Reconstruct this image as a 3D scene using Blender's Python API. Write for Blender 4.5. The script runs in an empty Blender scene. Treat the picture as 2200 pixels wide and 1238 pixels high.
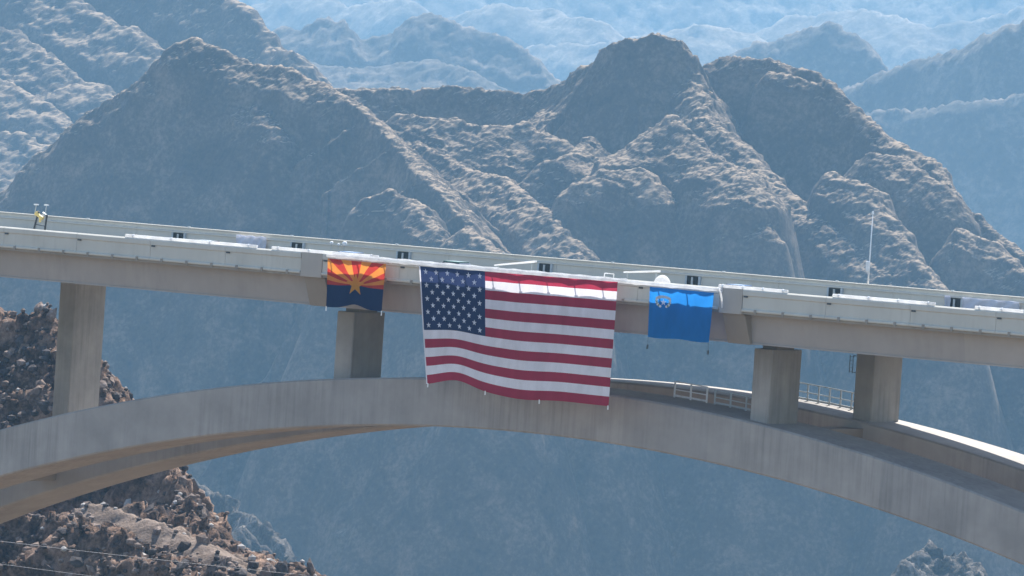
import bpy, bmesh, math, random
import numpy as np
from mathutils import Vector, Matrix

random.seed(7)
rng = np.random.default_rng(7)
SC = bpy.context.scene
COL = SC.collection

# ------------------------------------------------------------------ camera
CAM = np.array([313.596, -456.038, 20.858])
YAW, PITCH, ROLL = 0.603339, -0.039992, 0.066164
FPX = 16604.66                                   # focal length in pixels of a 2200 wide frame
W0, H0 = 2200.0, 1238.0
cfw = np.array([-math.sin(YAW) * math.cos(PITCH), math.cos(YAW) * math.cos(PITCH), math.sin(PITCH)])
cr0 = np.array([math.cos(YAW), math.sin(YAW), 0.0])
cu0 = np.cross(cr0, cfw)
cr = cr0 * math.cos(ROLL) + cu0 * math.sin(ROLL)
cu = -cr0 * math.sin(ROLL) + cu0 * math.cos(ROLL)
cam_data = bpy.data.cameras.new('camera')
cam = bpy.data.objects.new('camera', cam_data)
COL.objects.link(cam)
cam.matrix_world = Matrix(((cr[0], cu[0], -cfw[0], CAM[0]), (cr[1], cu[1], -cfw[1], CAM[1]),
                           (cr[2], cu[2], -cfw[2], CAM[2]), (0, 0, 0, 1)))
cam_data.sensor_width = 36.0
cam_data.lens = FPX / W0 * 36.0
cam_data.clip_start = 1.0
cam_data.clip_end = 40000.0
SC.camera = cam

# ------------------------------------------------------------------ sky, sun, exposure
SUN_AZ, SUN_EL = math.radians(-20), math.radians(50.5)     # azimuth from +Y towards +X
world = bpy.data.worlds.new('World')
SC.world = world
world.use_nodes = True
wn = world.node_tree
bg = wn.nodes['Background']
sky = wn.nodes.new('ShaderNodeTexSky')
sky.sky_type = 'NISHITA'
sky.sun_disc = False
sky.sun_elevation = SUN_EL
sky.sun_rotation = SUN_AZ
sky.air_density = 1.0
sky.dust_density = 0.6
wn.links.new(sky.outputs['Color'], bg.inputs['Color'])
bg.inputs['Strength'].default_value = 0.11
sd = bpy.data.lights.new('sun', 'SUN')
sd.energy = 5.0
sd.angle = math.radians(0.5)
sd.color = (1.0, 0.95, 0.87)
sun = bpy.data.objects.new('sun', sd)
COL.objects.link(sun)
sdir = Vector((math.sin(SUN_AZ) * math.cos(SUN_EL), math.cos(SUN_AZ) * math.cos(SUN_EL), math.sin(SUN_EL)))
sun.rotation_euler = sdir.to_track_quat('Z', 'Y').to_euler()
sun.location = (0, 0, 300)
SC.view_settings.view_transform = 'Standard'
SC.view_settings.look = 'None'
SC.view_settings.gamma = 1.0
SC.view_settings.use_curve_mapping = False
SC.view_settings.exposure = 1.10
SC.render.engine = 'CYCLES'
SC.cycles.use_denoising = True
SC.cycles.volume_bounces = 1
SC.cycles.max_bounces = 6
HAZE_DENSITY = 0.000064
HAZE_COLOR = (0.335, 0.645, 0.96)
HAZE_G = 0.0

# ------------------------------------------------------------------ frames
FWD = np.array([-math.sin(YAW), math.cos(YAW), 0.0])
RGT = np.array([math.cos(YAW), math.sin(YAW), 0.0])


def at_v(px, py, v):
    """point seen at a place of the photo, at the horizontal distance v in front of the camera: (u, v, z)"""
    d = cfw * FPX + cr * (px - W0 / 2) - cu * (py - H0 / 2)
    P = d * v / (d @ FWD)
    return (P @ RGT, v, CAM[2] + P[2])


def at_y(px, py, y):
    d = cfw * FPX + cr * (px - W0 / 2) - cu * (py - H0 / 2)
    return CAM + d * (y - CAM[1]) / d[1]


def uv_world(u, v, z):
    return (CAM[0] + u * RGT[0] + v * FWD[0], CAM[1] + u * RGT[1] + v * FWD[1], z)


# ------------------------------------------------------------------ materials
def new_mat(name):
    m = bpy.data.materials.new(name)
    m.use_nodes = True
    nt = m.node_tree
    b = nt.nodes['Principled BSDF']
    return m, nt, b


def ramp(nt, stops):
    r = nt.nodes.new('ShaderNodeValToRGB')
    el = r.color_ramp.elements
    while len(el) < len(stops):
        el.new(0.5)
    for e, (p, c) in zip(el, stops):
        e.position = p
        e.color = (*c, 1) if len(c) == 3 else c
    return r


def noise_node(nt, scale, detail=6, rough=0.6, coord=None, vscale=None, dist=0.0):
    n = nt.nodes.new('ShaderNodeTexNoise')
    n.inputs['Scale'].default_value = scale
    n.inputs['Detail'].default_value = detail
    n.inputs['Roughness'].default_value = rough
    n.inputs['Distortion'].default_value = dist
    if coord is not None:
        if vscale is not None:
            mp = nt.nodes.new('ShaderNodeMapping')
            mp.inputs['Scale'].default_value = vscale
            nt.links.new(coord, mp.inputs['Vector'])
            coord = mp.outputs['Vector']
        nt.links.new(coord, n.inputs['Vector'])
    return n


def flat(name, col, rough=0.6, metal=0.0):
    m, nt, b = new_mat(name)
    tc = nt.nodes.new('ShaderNodeTexCoord')
    n = noise_node(nt, 3.0, 4, 0.6, tc.outputs['Object'])
    r = ramp(nt, [(0.3, tuple(c * 0.88 for c in col)), (0.7, tuple(min(1, c * 1.08) for c in col))])
    nt.links.new(n.outputs['Fac'], r.inputs['Fac'])
    nt.links.new(r.outputs['Color'], b.inputs['Base Color'])
    b.inputs['Roughness'].default_value = rough
    b.inputs['Metallic'].default_value = metal
    return m


def concrete(name, col, streak=0.25, blotch=0.2, bump=0.04, seg=0.0):
    """weathered concrete: rain streaks running down, cloudy blotches, fine grain"""
    m, nt, b = new_mat(name)
    g = nt.nodes.new('ShaderNodeNewGeometry')
    pos = g.outputs['Position']
    a = noise_node(nt, 1.0, 5, 0.65, pos, (2.2, 2.2, 0.10))
    c = noise_node(nt, 0.35, 5, 0.6, pos)
    s = noise_node(nt, 5.0, 5, 0.7, pos, (1, 1, 0.06))
    dk = tuple(v * (1 - streak) for v in col)
    lt = tuple(min(1, v * (1 + streak * 0.5)) for v in col)
    r1 = ramp(nt, [(0.3, dk), (0.52, col), (0.75, lt)])
    nt.links.new(a.outputs['Fac'], r1.inputs['Fac'])
    r2 = ramp(nt, [(0.3, (1 - blotch,) * 3), (0.7, (1 + 0 * blotch,) * 3)])
    nt.links.new(c.outputs['Fac'], r2.inputs['Fac'])
    mx = nt.nodes.new('ShaderNodeMix')
    mx.data_type = 'RGBA'
    mx.blend_type = 'MULTIPLY'
    mx.inputs['Factor'].default_value = 1.0
    nt.links.new(r1.outputs['Color'], mx.inputs['A'])
    nt.links.new(r2.outputs['Color'], mx.inputs['B'])
    r3 = ramp(nt, [(0.60, (1, 1, 1)), (0.72, (1 + streak * 0.45,) * 3)])
    nt.links.new(s.outputs['Fac'], r3.inputs['Fac'])
    mx2 = nt.nodes.new('ShaderNodeMix')
    mx2.data_type = 'RGBA'
    mx2.blend_type = 'MULTIPLY'
    mx2.inputs['Factor'].default_value = 1.0
    nt.links.new(mx.outputs['Result'], mx2.inputs['A'])
    nt.links.new(r3.outputs['Color'], mx2.inputs['B'])
    # the streaks come and go along the surface
    msk = noise_node(nt, 0.11, 3, 0.6, pos)
    rm = ramp(nt, [(0.42, (0.15,) * 3), (0.62, (1,) * 3)])
    nt.links.new(msk.outputs['Fac'], rm.inputs['Fac'])
    mx3 = nt.nodes.new('ShaderNodeMix')
    mx3.data_type = 'RGBA'
    nt.links.new(rm.outputs['Color'], mx3.inputs['Factor'])
    pl = nt.nodes.new('ShaderNodeMix')
    pl.data_type = 'RGBA'
    pl.blend_type = 'MULTIPLY'
    pl.inputs['Factor'].default_value = 1.0
    pl.inputs['A'].default_value = (*col, 1)
    nt.links.new(r2.outputs['Color'], pl.inputs['B'])
    nt.links.new(pl.outputs['Result'], mx3.inputs['A'])
    nt.links.new(mx2.outputs['Result'], mx3.inputs['B'])
    last = mx3
    if seg > 0:
        sx = nt.nodes.new('ShaderNodeSeparateXYZ')
        nt.links.new(pos, sx.inputs[0])
        dv_ = nt.nodes.new('ShaderNodeMath')
        dv_.operation = 'DIVIDE'
        dv_.inputs[1].default_value = seg
        nt.links.new(sx.outputs['X'], dv_.inputs[0])
        fl = nt.nodes.new('ShaderNodeMath')
        fl.operation = 'FLOOR'
        nt.links.new(dv_.outputs[0], fl.inputs[0])
        wn_ = nt.nodes.new('ShaderNodeTexWhiteNoise')
        wn_.noise_dimensions = '1D'
        nt.links.new(fl.outputs[0], wn_.inputs['W'])
        rs = ramp(nt, [(0.0, (0.93, 0.93, 0.94)), (1.0, (1.05, 1.04, 1.03))])
        nt.links.new(wn_.outputs['Value'], rs.inputs['Fac'])
        mx4 = nt.nodes.new('ShaderNodeMix')
        mx4.data_type = 'RGBA'
        mx4.blend_type = 'MULTIPLY'
        mx4.inputs['Factor'].default_value = 1.0
        nt.links.new(last.outputs['Result'], mx4.inputs['A'])
        nt.links.new(rs.outputs['Color'], mx4.inputs['B'])
        last = mx4
    nt.links.new(last.outputs['Result'], b.inputs['Base Color'])
    b.inputs['Roughness'].default_value = 0.85
    bp = nt.nodes.new('ShaderNodeBump')
    bp.inputs['Strength'].default_value = 0.35
    bp.inputs['Distance'].default_value = bump
    nt.links.new(a.outputs['Fac'], bp.inputs['Height'])
    nt.links.new(bp.outputs['Normal'], b.inputs['Normal'])
    return m


def rock(name, stops, scale, fine, bump_d, bump_s=0.8, lit_tone=None):
    m, nt, b = new_mat(name)
    g = nt.nodes.new('ShaderNodeNewGeometry')
    pos = g.outputs['Position']
    n1 = noise_node(nt, scale, 8, 0.68, pos, dist=0.6)
    n2 = noise_node(nt, fine, 6, 0.7, pos)
    r = ramp(nt, stops)
    mixf = nt.nodes.new('ShaderNodeMath')
    mixf.operation = 'MULTIPLY_ADD'
    mixf.inputs[1].default_value = 0.55
    nt.links.new(n1.outputs['Fac'], mixf.inputs[0])
    h = nt.nodes.new('ShaderNodeMath')
    h.operation = 'MULTIPLY'
    h.inputs[1].default_value = 0.45
    nt.links.new(n2.outputs['Fac'], h.inputs[0])
    nt.links.new(h.outputs[0], mixf.inputs[2])
    nt.links.new(mixf.outputs[0], r.inputs['Fac'])
    if lit_tone is None:
        nt.links.new(r.outputs['Color'], b.inputs['Base Color'])
    else:                                            # painted light: paler tan on gentler ground brightens its sunlit patches
        col, lo, hi = lit_tone
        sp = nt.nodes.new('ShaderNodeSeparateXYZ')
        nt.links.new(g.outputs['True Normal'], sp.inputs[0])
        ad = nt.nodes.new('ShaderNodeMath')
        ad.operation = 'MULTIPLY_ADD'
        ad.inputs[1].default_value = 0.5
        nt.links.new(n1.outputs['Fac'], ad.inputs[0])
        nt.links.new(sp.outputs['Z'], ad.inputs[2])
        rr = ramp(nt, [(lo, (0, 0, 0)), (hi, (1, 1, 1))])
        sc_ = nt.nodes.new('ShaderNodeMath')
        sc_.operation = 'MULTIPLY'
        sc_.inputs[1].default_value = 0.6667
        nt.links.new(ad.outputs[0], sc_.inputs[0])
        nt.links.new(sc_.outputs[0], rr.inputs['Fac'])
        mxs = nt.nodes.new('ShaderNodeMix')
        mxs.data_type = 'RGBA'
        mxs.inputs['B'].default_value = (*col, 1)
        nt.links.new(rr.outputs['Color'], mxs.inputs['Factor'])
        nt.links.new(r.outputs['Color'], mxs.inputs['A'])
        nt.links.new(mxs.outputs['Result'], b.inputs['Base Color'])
    b.inputs['Roughness'].default_value = 0.95
    b.inputs['Specular IOR Level'].default_value = 0.15
    bp = nt.nodes.new('ShaderNodeBump')
    bp.inputs['Strength'].default_value = bump_s
    bp.inputs['Distance'].default_value = bump_d
    nt.links.new(n2.outputs['Fac'], bp.inputs['Height'])
    nt.links.new(bp.outputs['Normal'], b.inputs['Normal'])
    return m


def cloth(name, col, trans=0.5):
    m = bpy.data.materials.new(name)
    m.use_nodes = True
    nt = m.node_tree
    nt.nodes.remove(nt.nodes['Principled BSDF'])
    out = nt.nodes['Material Output']
    g = nt.nodes.new('ShaderNodeNewGeometry')
    n = noise_node(nt, 1.2, 5, 0.6, g.outputs['Position'], (1, 1, 0.35))
    r = ramp(nt, [(0.3, tuple(c * 0.86 for c in col)), (0.7, tuple(min(1, c * 1.06) for c in col))])
    nt.links.new(n.outputs['Fac'], r.inputs['Fac'])
    d = nt.nodes.new('ShaderNodeBsdfDiffuse')
    t = nt.nodes.new('ShaderNodeBsdfTranslucent')
    mx = nt.nodes.new('ShaderNodeMixShader')
    mx.inputs[0].default_value = trans
    nt.links.new(r.outputs['Color'], d.inputs['Color'])
    nt.links.new(r.outputs['Color'], t.inputs['Color'])
    nt.links.new(d.outputs[0], mx.inputs[1])
    nt.links.new(t.outputs[0], mx.inputs[2])
    nt.links.new(mx.outputs[0], out.inputs['Surface'])
    return m


M = dict(
    rib=concrete('arch concrete', (0.375, 0.35, 0.328), 0.24, 0.26, 0.04, 7.3),
    column=concrete('column concrete', (0.36, 0.328, 0.295), 0.24, 0.34),
    girder=concrete('girder paint', (0.40, 0.36, 0.33), 0.10, 0.14, 0.01, 18.3),
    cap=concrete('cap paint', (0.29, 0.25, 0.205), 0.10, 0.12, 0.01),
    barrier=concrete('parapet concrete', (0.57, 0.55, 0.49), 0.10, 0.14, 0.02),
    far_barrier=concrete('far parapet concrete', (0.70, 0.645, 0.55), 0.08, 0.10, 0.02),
    pilaster=concrete('smooth pier head concrete', (0.43, 0.39, 0.345), 0.08, 0.12, 0.01),
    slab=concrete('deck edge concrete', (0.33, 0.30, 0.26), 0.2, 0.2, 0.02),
    asphalt=flat('asphalt', (0.06, 0.06, 0.06), 0.9),
    paint=flat('road paint', (0.75, 0.75, 0.72), 0.7),
    steel=flat('galvanised steel', (0.42, 0.45, 0.47), 0.45, 0.6),
    rail=flat('grey rail paint', (0.50, 0.54, 0.56), 0.5),
    dark=flat('dark opening plate', (0.015, 0.02, 0.02), 0.6),
    dsteel=flat('dark steel', (0.05, 0.06, 0.07), 0.5),
    white=flat('white paint', (0.82, 0.82, 0.82), 0.5),
    sheet=cloth('white sheet', (0.80, 0.80, 0.86), 0.3),
    pvc=cloth('white translucent plastic', (0.86, 0.86, 0.86), 0.65),
    yellow=flat('yellow paint', (0.72, 0.55, 0.18), 0.5),
    black=flat('black paint', (0.02, 0.02, 0.022), 0.5),
    glass=flat('dark glass', (0.03, 0.04, 0.05), 0.08),
    carblue=flat('blue car paint', (0.05, 0.12, 0.28), 0.25),
    cargreen=flat('green car paint', (0.03, 0.10, 0.07), 0.25),
    carblack=flat('black car paint', (0.015, 0.015, 0.017), 0.25),
    rubber=flat('rubber', (0.02, 0.02, 0.02), 0.9),
    red_cloth=cloth('red cloth', (0.42, 0.035, 0.075), 0.5),
    white_cloth=cloth('white cloth', (0.87, 0.86, 0.93), 0.42),
    navy_cloth=cloth('navy cloth', (0.030, 0.045, 0.125), 0.45),
    az_red=cloth('scarlet cloth', (0.55, 0.05, 0.035), 0.5),
    az_gold=cloth('gold cloth', (0.80, 0.295, 0.055), 0.5),
    copper=cloth('copper cloth', (0.74, 0.32, 0.045), 0.45),
    az_blue=cloth('dark blue cloth', (0.018, 0.034, 0.105), 0.4),
    nv_blue=cloth('cobalt cloth', (0.022, 0.23, 0.66), 0.62),
    nv_gold=cloth('pale orange print', (0.82, 0.62, 0.48), 0.5),
    nv_green=cloth('sage print', (0.35, 0.42, 0.30), 0.5),
    cable=flat('cable metal', (0.25, 0.24, 0.26), 0.5),
)
M['rock_near'] = rock('near hillside rock', [(0.40, (0.025, 0.02, 0.024)), (0.48, (0.10, 0.065, 0.05)), (0.56, (0.23, 0.15, 0.11)), (0.68, (0.38, 0.28, 0.22))], 0.22, 1.6, 0.5)
M['soil'] = rock('bare soil', [(0.38, (0.11, 0.08, 0.062)), (0.52, (0.20, 0.15, 0.12)), (0.66, (0.29, 0.23, 0.19))], 0.5, 2.5, 0.3)
M['boulder'] = rock('boulder stone', [(0.32, (0.05, 0.036, 0.034)), (0.5, (0.19, 0.14, 0.115)), (0.68, (0.40, 0.33, 0.29))], 0.5, 3.0, 0.15)
M['boulder_pale'] = rock('pale boulder stone', [(0.32, (0.22, 0.20, 0.185)), (0.5, (0.40, 0.37, 0.345)), (0.68, (0.58, 0.55, 0.52))], 0.5, 3.0, 0.15)
M['boulder_dark'] = rock('dark boulder stone', [(0.32, (0.025, 0.022, 0.025)), (0.5, (0.07, 0.06, 0.06)), (0.68, (0.15, 0.12, 0.11))], 0.5, 3.0, 0.15)
M['rock_mid'] = rock('canyon rock', [(0.36, (0.03, 0.023, 0.018)), (0.5, (0.075, 0.055, 0.039)), (0.64, (0.20, 0.145, 0.10))], 0.05, 0.45, 1.0, 0.3, ((0.27, 0.20, 0.135), 0.635, 0.76))  # the last tan is sunlight painted onto the gentle benches
M['rock_far'] = rock('far desert rock', [(0.38, (0.09, 0.072, 0.056)), (0.5, (0.16, 0.13, 0.10)), (0.62, (0.30, 0.25, 0.195))], 0.014, 0.12, 3.0, 0.3)
M['rock_hill'] = rock('hazy hill rock', [(0.38, (0.04, 0.035, 0.03)), (0.5, (0.09, 0.072, 0.056)), (0.64, (0.24, 0.19, 0.15))], 0.02, 0.15, 3.0, 0.3)
M['rock_spur'] = rock('spur rock', [(0.44, (0.03, 0.026, 0.026)), (0.52, (0.08, 0.068, 0.058)), (0.66, (0.30, 0.26, 0.23))], 0.07, 0.5, 1.5)
M['floor'] = rock('canyon floor', [(0.36, (0.10, 0.062, 0.034)), (0.55, (0.19, 0.122, 0.07)), (0.7, (0.26, 0.17, 0.10))], 0.02, 0.2, 1.0)
M['river'] = flat('river water', (0.03, 0.06, 0.05), 0.08)


# ------------------------------------------------------------------ object helpers
def link(o, parent=None):
    COL.objects.link(o)
    if parent is not None:
        o.parent = parent
    return o


def tag(o, label=None, cat=None, group=None, kind=None):
    if label:
        o['label'] = label
    if cat:
        o['category'] = cat
    if group:
        o['group'] = group
    if kind:
        o['kind'] = kind
    return o


def empty(name, loc, label, cat, group=None):
    o = bpy.data.objects.new(name, None)
    o.location = loc
    link(o)
    return tag(o, label, cat, group)


def mesh_obj(name, me, parent=None, keep=True):
    o = bpy.data.objects.new(name, me)
    link(o, parent)
    if parent is not None and keep:                 # meshes here are written in world coordinates
        p = parent
        off = Vector((0, 0, 0))
        while p is not None:
            off += p.location
            p = p.parent
        o.location = -off
    return o


class MB:
    def __init__(self):
        self.v, self.f, self.m, self.mats = [], [], [], []

    def mi(self, m):
        if m not in self.mats:
            self.mats.append(m)
        return self.mats.index(m)

    def add(self, vs, fs, m):
        k = len(self.v)
        i = self.mi(m)
        self.v += [tuple(float(c) for c in p) for p in vs]
        for f in fs:
            self.f.append([k + q for q in f])
            self.m.append(i)

    def box(self, x0, x1, y0, y1, z0, z1, m, g=0.0):
        vs = [(x, y, z + g * x) for x in (x0, x1) for y in (y0, y1) for z in (z0, z1)]
        self.add(vs, [(0, 1, 3, 2), (4, 6, 7, 5), (0, 4, 5, 1), (2, 3, 7, 6), (0, 2, 6, 4), (1, 5, 7, 3)], m)

    def prism_x(self, prof, x0, x1, m, g=0.0, nseg=1):
        """profile of (y, z) swept along x"""
        n = len(prof)
        xs = np.linspace(x0, x1, nseg + 1)
        vs = [(x, y, z + g * x) for x in xs for (y, z) in prof]
        fs = []
        for s in range(nseg):
            for i in range(n):
                j = (i + 1) % n
                fs.append((s * n + i, s * n + j, (s + 1) * n + j, (s + 1) * n + i))
        fs.append(tuple(range(n))[::-1])
        fs.append(tuple(nseg * n + i for i in range(n)))
        self.add(vs, fs, m)

    def prism_z(self, poly, z0, z1, m):
        n = len(poly)
        vs = [(x, y, z0) for x, y in poly] + [(x, y, z1) for x, y in poly]
        fs = [(i, (i + 1) % n, n + (i + 1) % n, n + i) for i in range(n)]
        fs += [tuple(range(n))[::-1], tuple(range(n, 2 * n))]
        self.add(vs, fs, m)

    def tube(self, pts, r, m, n=8):
        pts = [Vector(p) for p in pts]
        rs = r if isinstance(r, (list, tuple)) else [r] * len(pts)
        vs = []
        for i, p in enumerate(pts):
            d = (pts[min(i + 1, len(pts) - 1)] - pts[max(i - 1, 0)]).normalized()
            a = d.orthogonal().normalized()
            if abs(d.z) < 0.9:
                a = d.cross(Vector((0, 0, 1))).normalized()
            b = d.cross(a)
            for k in range(n):
                t = 2 * math.pi * k / n
                vs.append(p + (a * math.cos(t) + b * math.sin(t)) * rs[i])
        fs = []
        for i in range(len(pts) - 1):
            for k in range(n):
                q = (k + 1) % n
                fs.append((i * n + k, i * n + q, (i + 1) * n + q, (i + 1) * n + k))
        fs.append(tuple(range(n))[::-1])
        fs.append(tuple((len(pts) - 1) * n + k for k in range(n)))
        self.add(vs, fs, m)

    def build(self, name, parent=None, smooth=False, bevel=0.0):
        me = bpy.data.meshes.new(name)
        me.from_pydata(self.v, [], self.f)
        for m in self.mats:
            me.materials.append(m)
        me.polygons.foreach_set('material_index', self.m)
        bm = bmesh.new()
        bm.from_mesh(me)
        bmesh.ops.recalc_face_normals(bm, faces=bm.faces)
        if bevel > 0:
            bmesh.ops.bevel(bm, geom=list(bm.edges), offset=bevel, segments=1, affect='EDGES', clamp_overlap=True)
        bm.to_mesh(me)
        bm.free()
        if smooth:
            me.polygons.foreach_set('use_smooth', [True] * len(me.polygons))
        return mesh_obj(name, me, parent)


# ------------------------------------------------------------------ noise and terrain
_perm = rng.permutation(512).astype(np.int64)
_perm = np.concatenate([_perm, _perm, _perm])
_grad = rng.normal(size=(512, 3))
_grad /= np.linalg.norm(_grad, axis=1)[:, None]


def perlin3(x, y, z):
    xi, yi, zi = np.floor(x), np.floor(y), np.floor(z)
    fx, fy, fz = x - xi, y - yi, z - zi
    xi, yi, zi = xi.astype(np.int64) & 511, yi.astype(np.int64) & 511, zi.astype(np.int64) & 511
    sx, sy, sz = [t * t * t * (t * (t * 6 - 15) + 10) for t in (fx, fy, fz)]
    out = 0
    for dx in (0, 1):
        wx = sx if dx else 1 - sx
        for dy in (0, 1):
            wy = sy if dy else 1 - sy
            for dz in (0, 1):
                wz = sz if dz else 1 - sz
                h = _perm[_perm[_perm[(xi + dx) & 511] + ((yi + dy) & 511)] + ((zi + dz) & 511)]
                g = _grad[h]
                out = out + wx * wy * wz * (g[..., 0] * (fx - dx) + g[..., 1] * (fy - dy) + g[..., 2] * (fz - dz))
    return out * 1.6


def fbm(x, y, z, s, octv=5, gain=0.5, ridged=False):
    a, t, n = 1.0, 0.0, 0.0
    f = 1.0 / s
    for o in range(octv):
        q = perlin3(x * f + 17.3 * o, y * f + 5.1 * o, z * f + 9.7 * o)
        if ridged:
            q = 1 - 2 * np.abs(q)
        t = t + a * q
        n += a
        a *= gain
        f *= 2.03
    return t / n


def ridge_field(U, V, ridges, floor, flat_top=0.0):
    """height = the highest of all ridges, each falling away with its own profile on its two sides"""
    Hh = np.full(U.shape, -1e9)
    for rd in ridges:
        pts = rd['p']
        best = np.full(U.shape, -1e9)
        for si, (a, b) in enumerate(zip(pts[:-1], pts[1:])):
            du, dv = b[0] - a[0], b[1] - a[1]
            L2 = du * du + dv * dv + 1e-9
            t = np.clip(((U - a[0]) * du + (V - a[1]) * dv) / L2, 0, 1)
            cx, cy = a[0] + t * du, a[1] + t * dv
            dist = np.hypot(U - cx, V - cy)
            front = (V - cy) < 0 if rd.get('mode', 'v') == 'v' else ((U - a[0]) * dv - (V - a[1]) * du) < 0
            zc = a[2] + t * (b[2] - a[2])

            def drop(pr):
                s1, w, s2 = pr
                d = np.maximum(dist - flat_top, 0)
                return np.where(d < w, s1 * d, s1 * w + s2 * (d - w))
            df, db = drop(rd['f']), drop(rd['b'])
            tip = ((t <= 0) & (si == 0)) | ((t >= 1) & (si == len(pts) - 2))     # round the two ends both sides fall alike
            h = zc - np.where(tip, np.maximum(df, db), np.where(front, df, db))
            best = np.maximum(best, h)
        Hh = np.maximum(Hh, best)
    return np.maximum(Hh, floor)


def terrain(name, ridges, u0, u1, v0, v1, du, dv, floor, mat, noise_amp, noise_s, rough_amp, rough_s, warp=0.0, seed=0.0, smooth=False, extra=None, soil=None, soil_mat=None, nz_min=0.3, flat_top=0.0, block=0.0, block_s=6.0, fgain=0.6, wide=0.0):
    nu, nv = int((u1 - u0) / du) + 1, int((v1 - v0) / dv) + 1
    us, vs = np.linspace(u0, u1, nu), np.linspace(v0, v1, nv)
    if wide > 0:                                    # coarser columns carry the ground on past the frame
        w = np.cumsum(du * 1.06 ** np.arange(1, 200))
        w = w[w < wide]
        us = np.concatenate([u0 - w[::-1], us, u1 + w])
        nu = len(us)
    U, V = np.meshgrid(us, vs)
    Z0 = np.zeros_like(U)
    wu = warp * fbm(U, V, Z0 + seed, noise_s * 1.3, 4)
    wv = warp * fbm(U, V, Z0 + seed + 31.7, noise_s * 1.3, 4)
    Hh = ridge_field(U + wu, V + wv, ridges, floor, flat_top)
    H1 = Hh
    Hh = Hh + noise_amp * (0.25 * fbm(U, V, Hh * 0.6 + seed, noise_s, 4, 0.5, True) + 1.5 * fbm(U, V, Hh * 0.5 + seed + 7, noise_s, 7, fgain)) - noise_amp * 0.1
    calm = np.zeros(U.shape)
    if soil is not None:
        for pl, wd in soil:
            for (a, b) in zip(pl[:-1], pl[1:]):
                ex, ey = b[0] - a[0], b[1] - a[1]
                t = np.clip(((U - a[0]) * ex + (V - a[1]) * ey) / (ex * ex + ey * ey + 1e-9), 0, 1)
                d = np.hypot(U - a[0] - t * ex, V - a[1] - t * ey) + 0.8 * fbm(U, V, Z0, 3.0, 3)
                calm = np.maximum(calm, np.clip((wd - d) / 1.2, 0, 1))
        Hh = H1 + (Hh - H1) * (1 - 0.75 * calm)
    X, Y = CAM[0] + U * RGT[0] + V * FWD[0], CAM[1] + U * RGT[1] + V * FWD[1]
    P = np.stack([X, Y, Hh], -1)
    # push the rock in and out along its normal
    gu, gv = np.gradient(P, axis=1), np.gradient(P, axis=0)
    N = np.cross(gu, gv)
    N /= np.linalg.norm(N, axis=-1)[..., None] + 1e-9
    r = 0.4 * fbm(P[..., 0], P[..., 1], P[..., 2] * 0.8 + seed, rough_s, 4, 0.6, True) + 1.3 * fbm(P[..., 0], P[..., 1], P[..., 2] + seed + 40, rough_s * 0.8, 5, 0.7)
    nz = np.clip((np.abs(N[..., 2]) - 0.35) / 0.3, nz_min, 1)
    if block > 0:                                   # fractured rock: warped cells pushed out by different amounts
        blk = 0
        for bs, ba in ((block_s, 1.0), (block_s * 0.42, 0.55), (block_s * 2.3, 1.1)):
            wx = 0.55 * fbm(P[..., 0], P[..., 1], P[..., 2] + seed + bs, bs * 1.6, 3)
            wy = 0.55 * fbm(P[..., 0], P[..., 1], P[..., 2] + seed + bs + 50, bs * 1.6, 3)
            q = [np.floor(P[..., 0] / bs + wx).astype(np.int64) & 511, np.floor(P[..., 1] / bs + wy).astype(np.int64) & 511,
                 np.floor(P[..., 2] / (bs * 1.3) + wx - wy).astype(np.int64) & 511]
            hsh = _perm[_perm[_perm[q[0]] + q[1]] + q[2]] / 511.0 - 0.5
            blk = blk + ba * hsh
        P = P + N * (blk * block * np.clip(nz * 1.6, 0, 1) * (1 - calm))[..., None]
    P = P + N * (r * nz * rough_amp * (1 - 0.6 * calm))[..., None]
    me = bpy.data.meshes.new(name)
    idx = np.arange(nu * nv).reshape(nv, nu)
    q = np.stack([idx[:-1, :-1], idx[:-1, 1:], idx[1:, 1:], idx[1:, :-1]], -1).reshape(-1, 4)
    me.vertices.add(nu * nv)
    me.vertices.foreach_set('co', P.reshape(-1).astype(np.float32))
    me.loops.add(q.size)
    me.loops.foreach_set('vertex_index', q.reshape(-1).astype(np.int32))
    me.polygons.add(len(q))
    me.polygons.foreach_set('loop_start', np.arange(0, q.size, 4, dtype=np.int32))
    me.polygons.foreach_set('loop_total', np.full(len(q), 4, dtype=np.int32))
    if smooth:
        me.polygons.foreach_set('use_smooth', np.ones(len(q), dtype=bool))
    me.materials.append(mat)
    if soil is not None:
        me.materials.append(soil_mat)
        me.polygons.foreach_set('material_index', (calm[:-1, :-1] > 0.4).astype(np.int32).reshape(-1))
    me.update(calc_edges=True)
    me.validate()
    o = mesh_obj(name, me)
    o['kind'] = 'structure'
    return o, (us, vs, P)


def R(pts, f, b, mode='v', k=1.0):
    return dict(p=[at_v(a, b_, v * k) for a, b_, v in pts], f=(f[0], f[1] * k, f[2]), b=(b[0], b[1] * k, b[2]), mode=mode)


K = 1.6                                          # the far ranges stand this much farther than first surveyed
def RK(pts, f, b, mode='v'):
    return R(pts, f, b, mode, K)



FLOOR = -330.0
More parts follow.
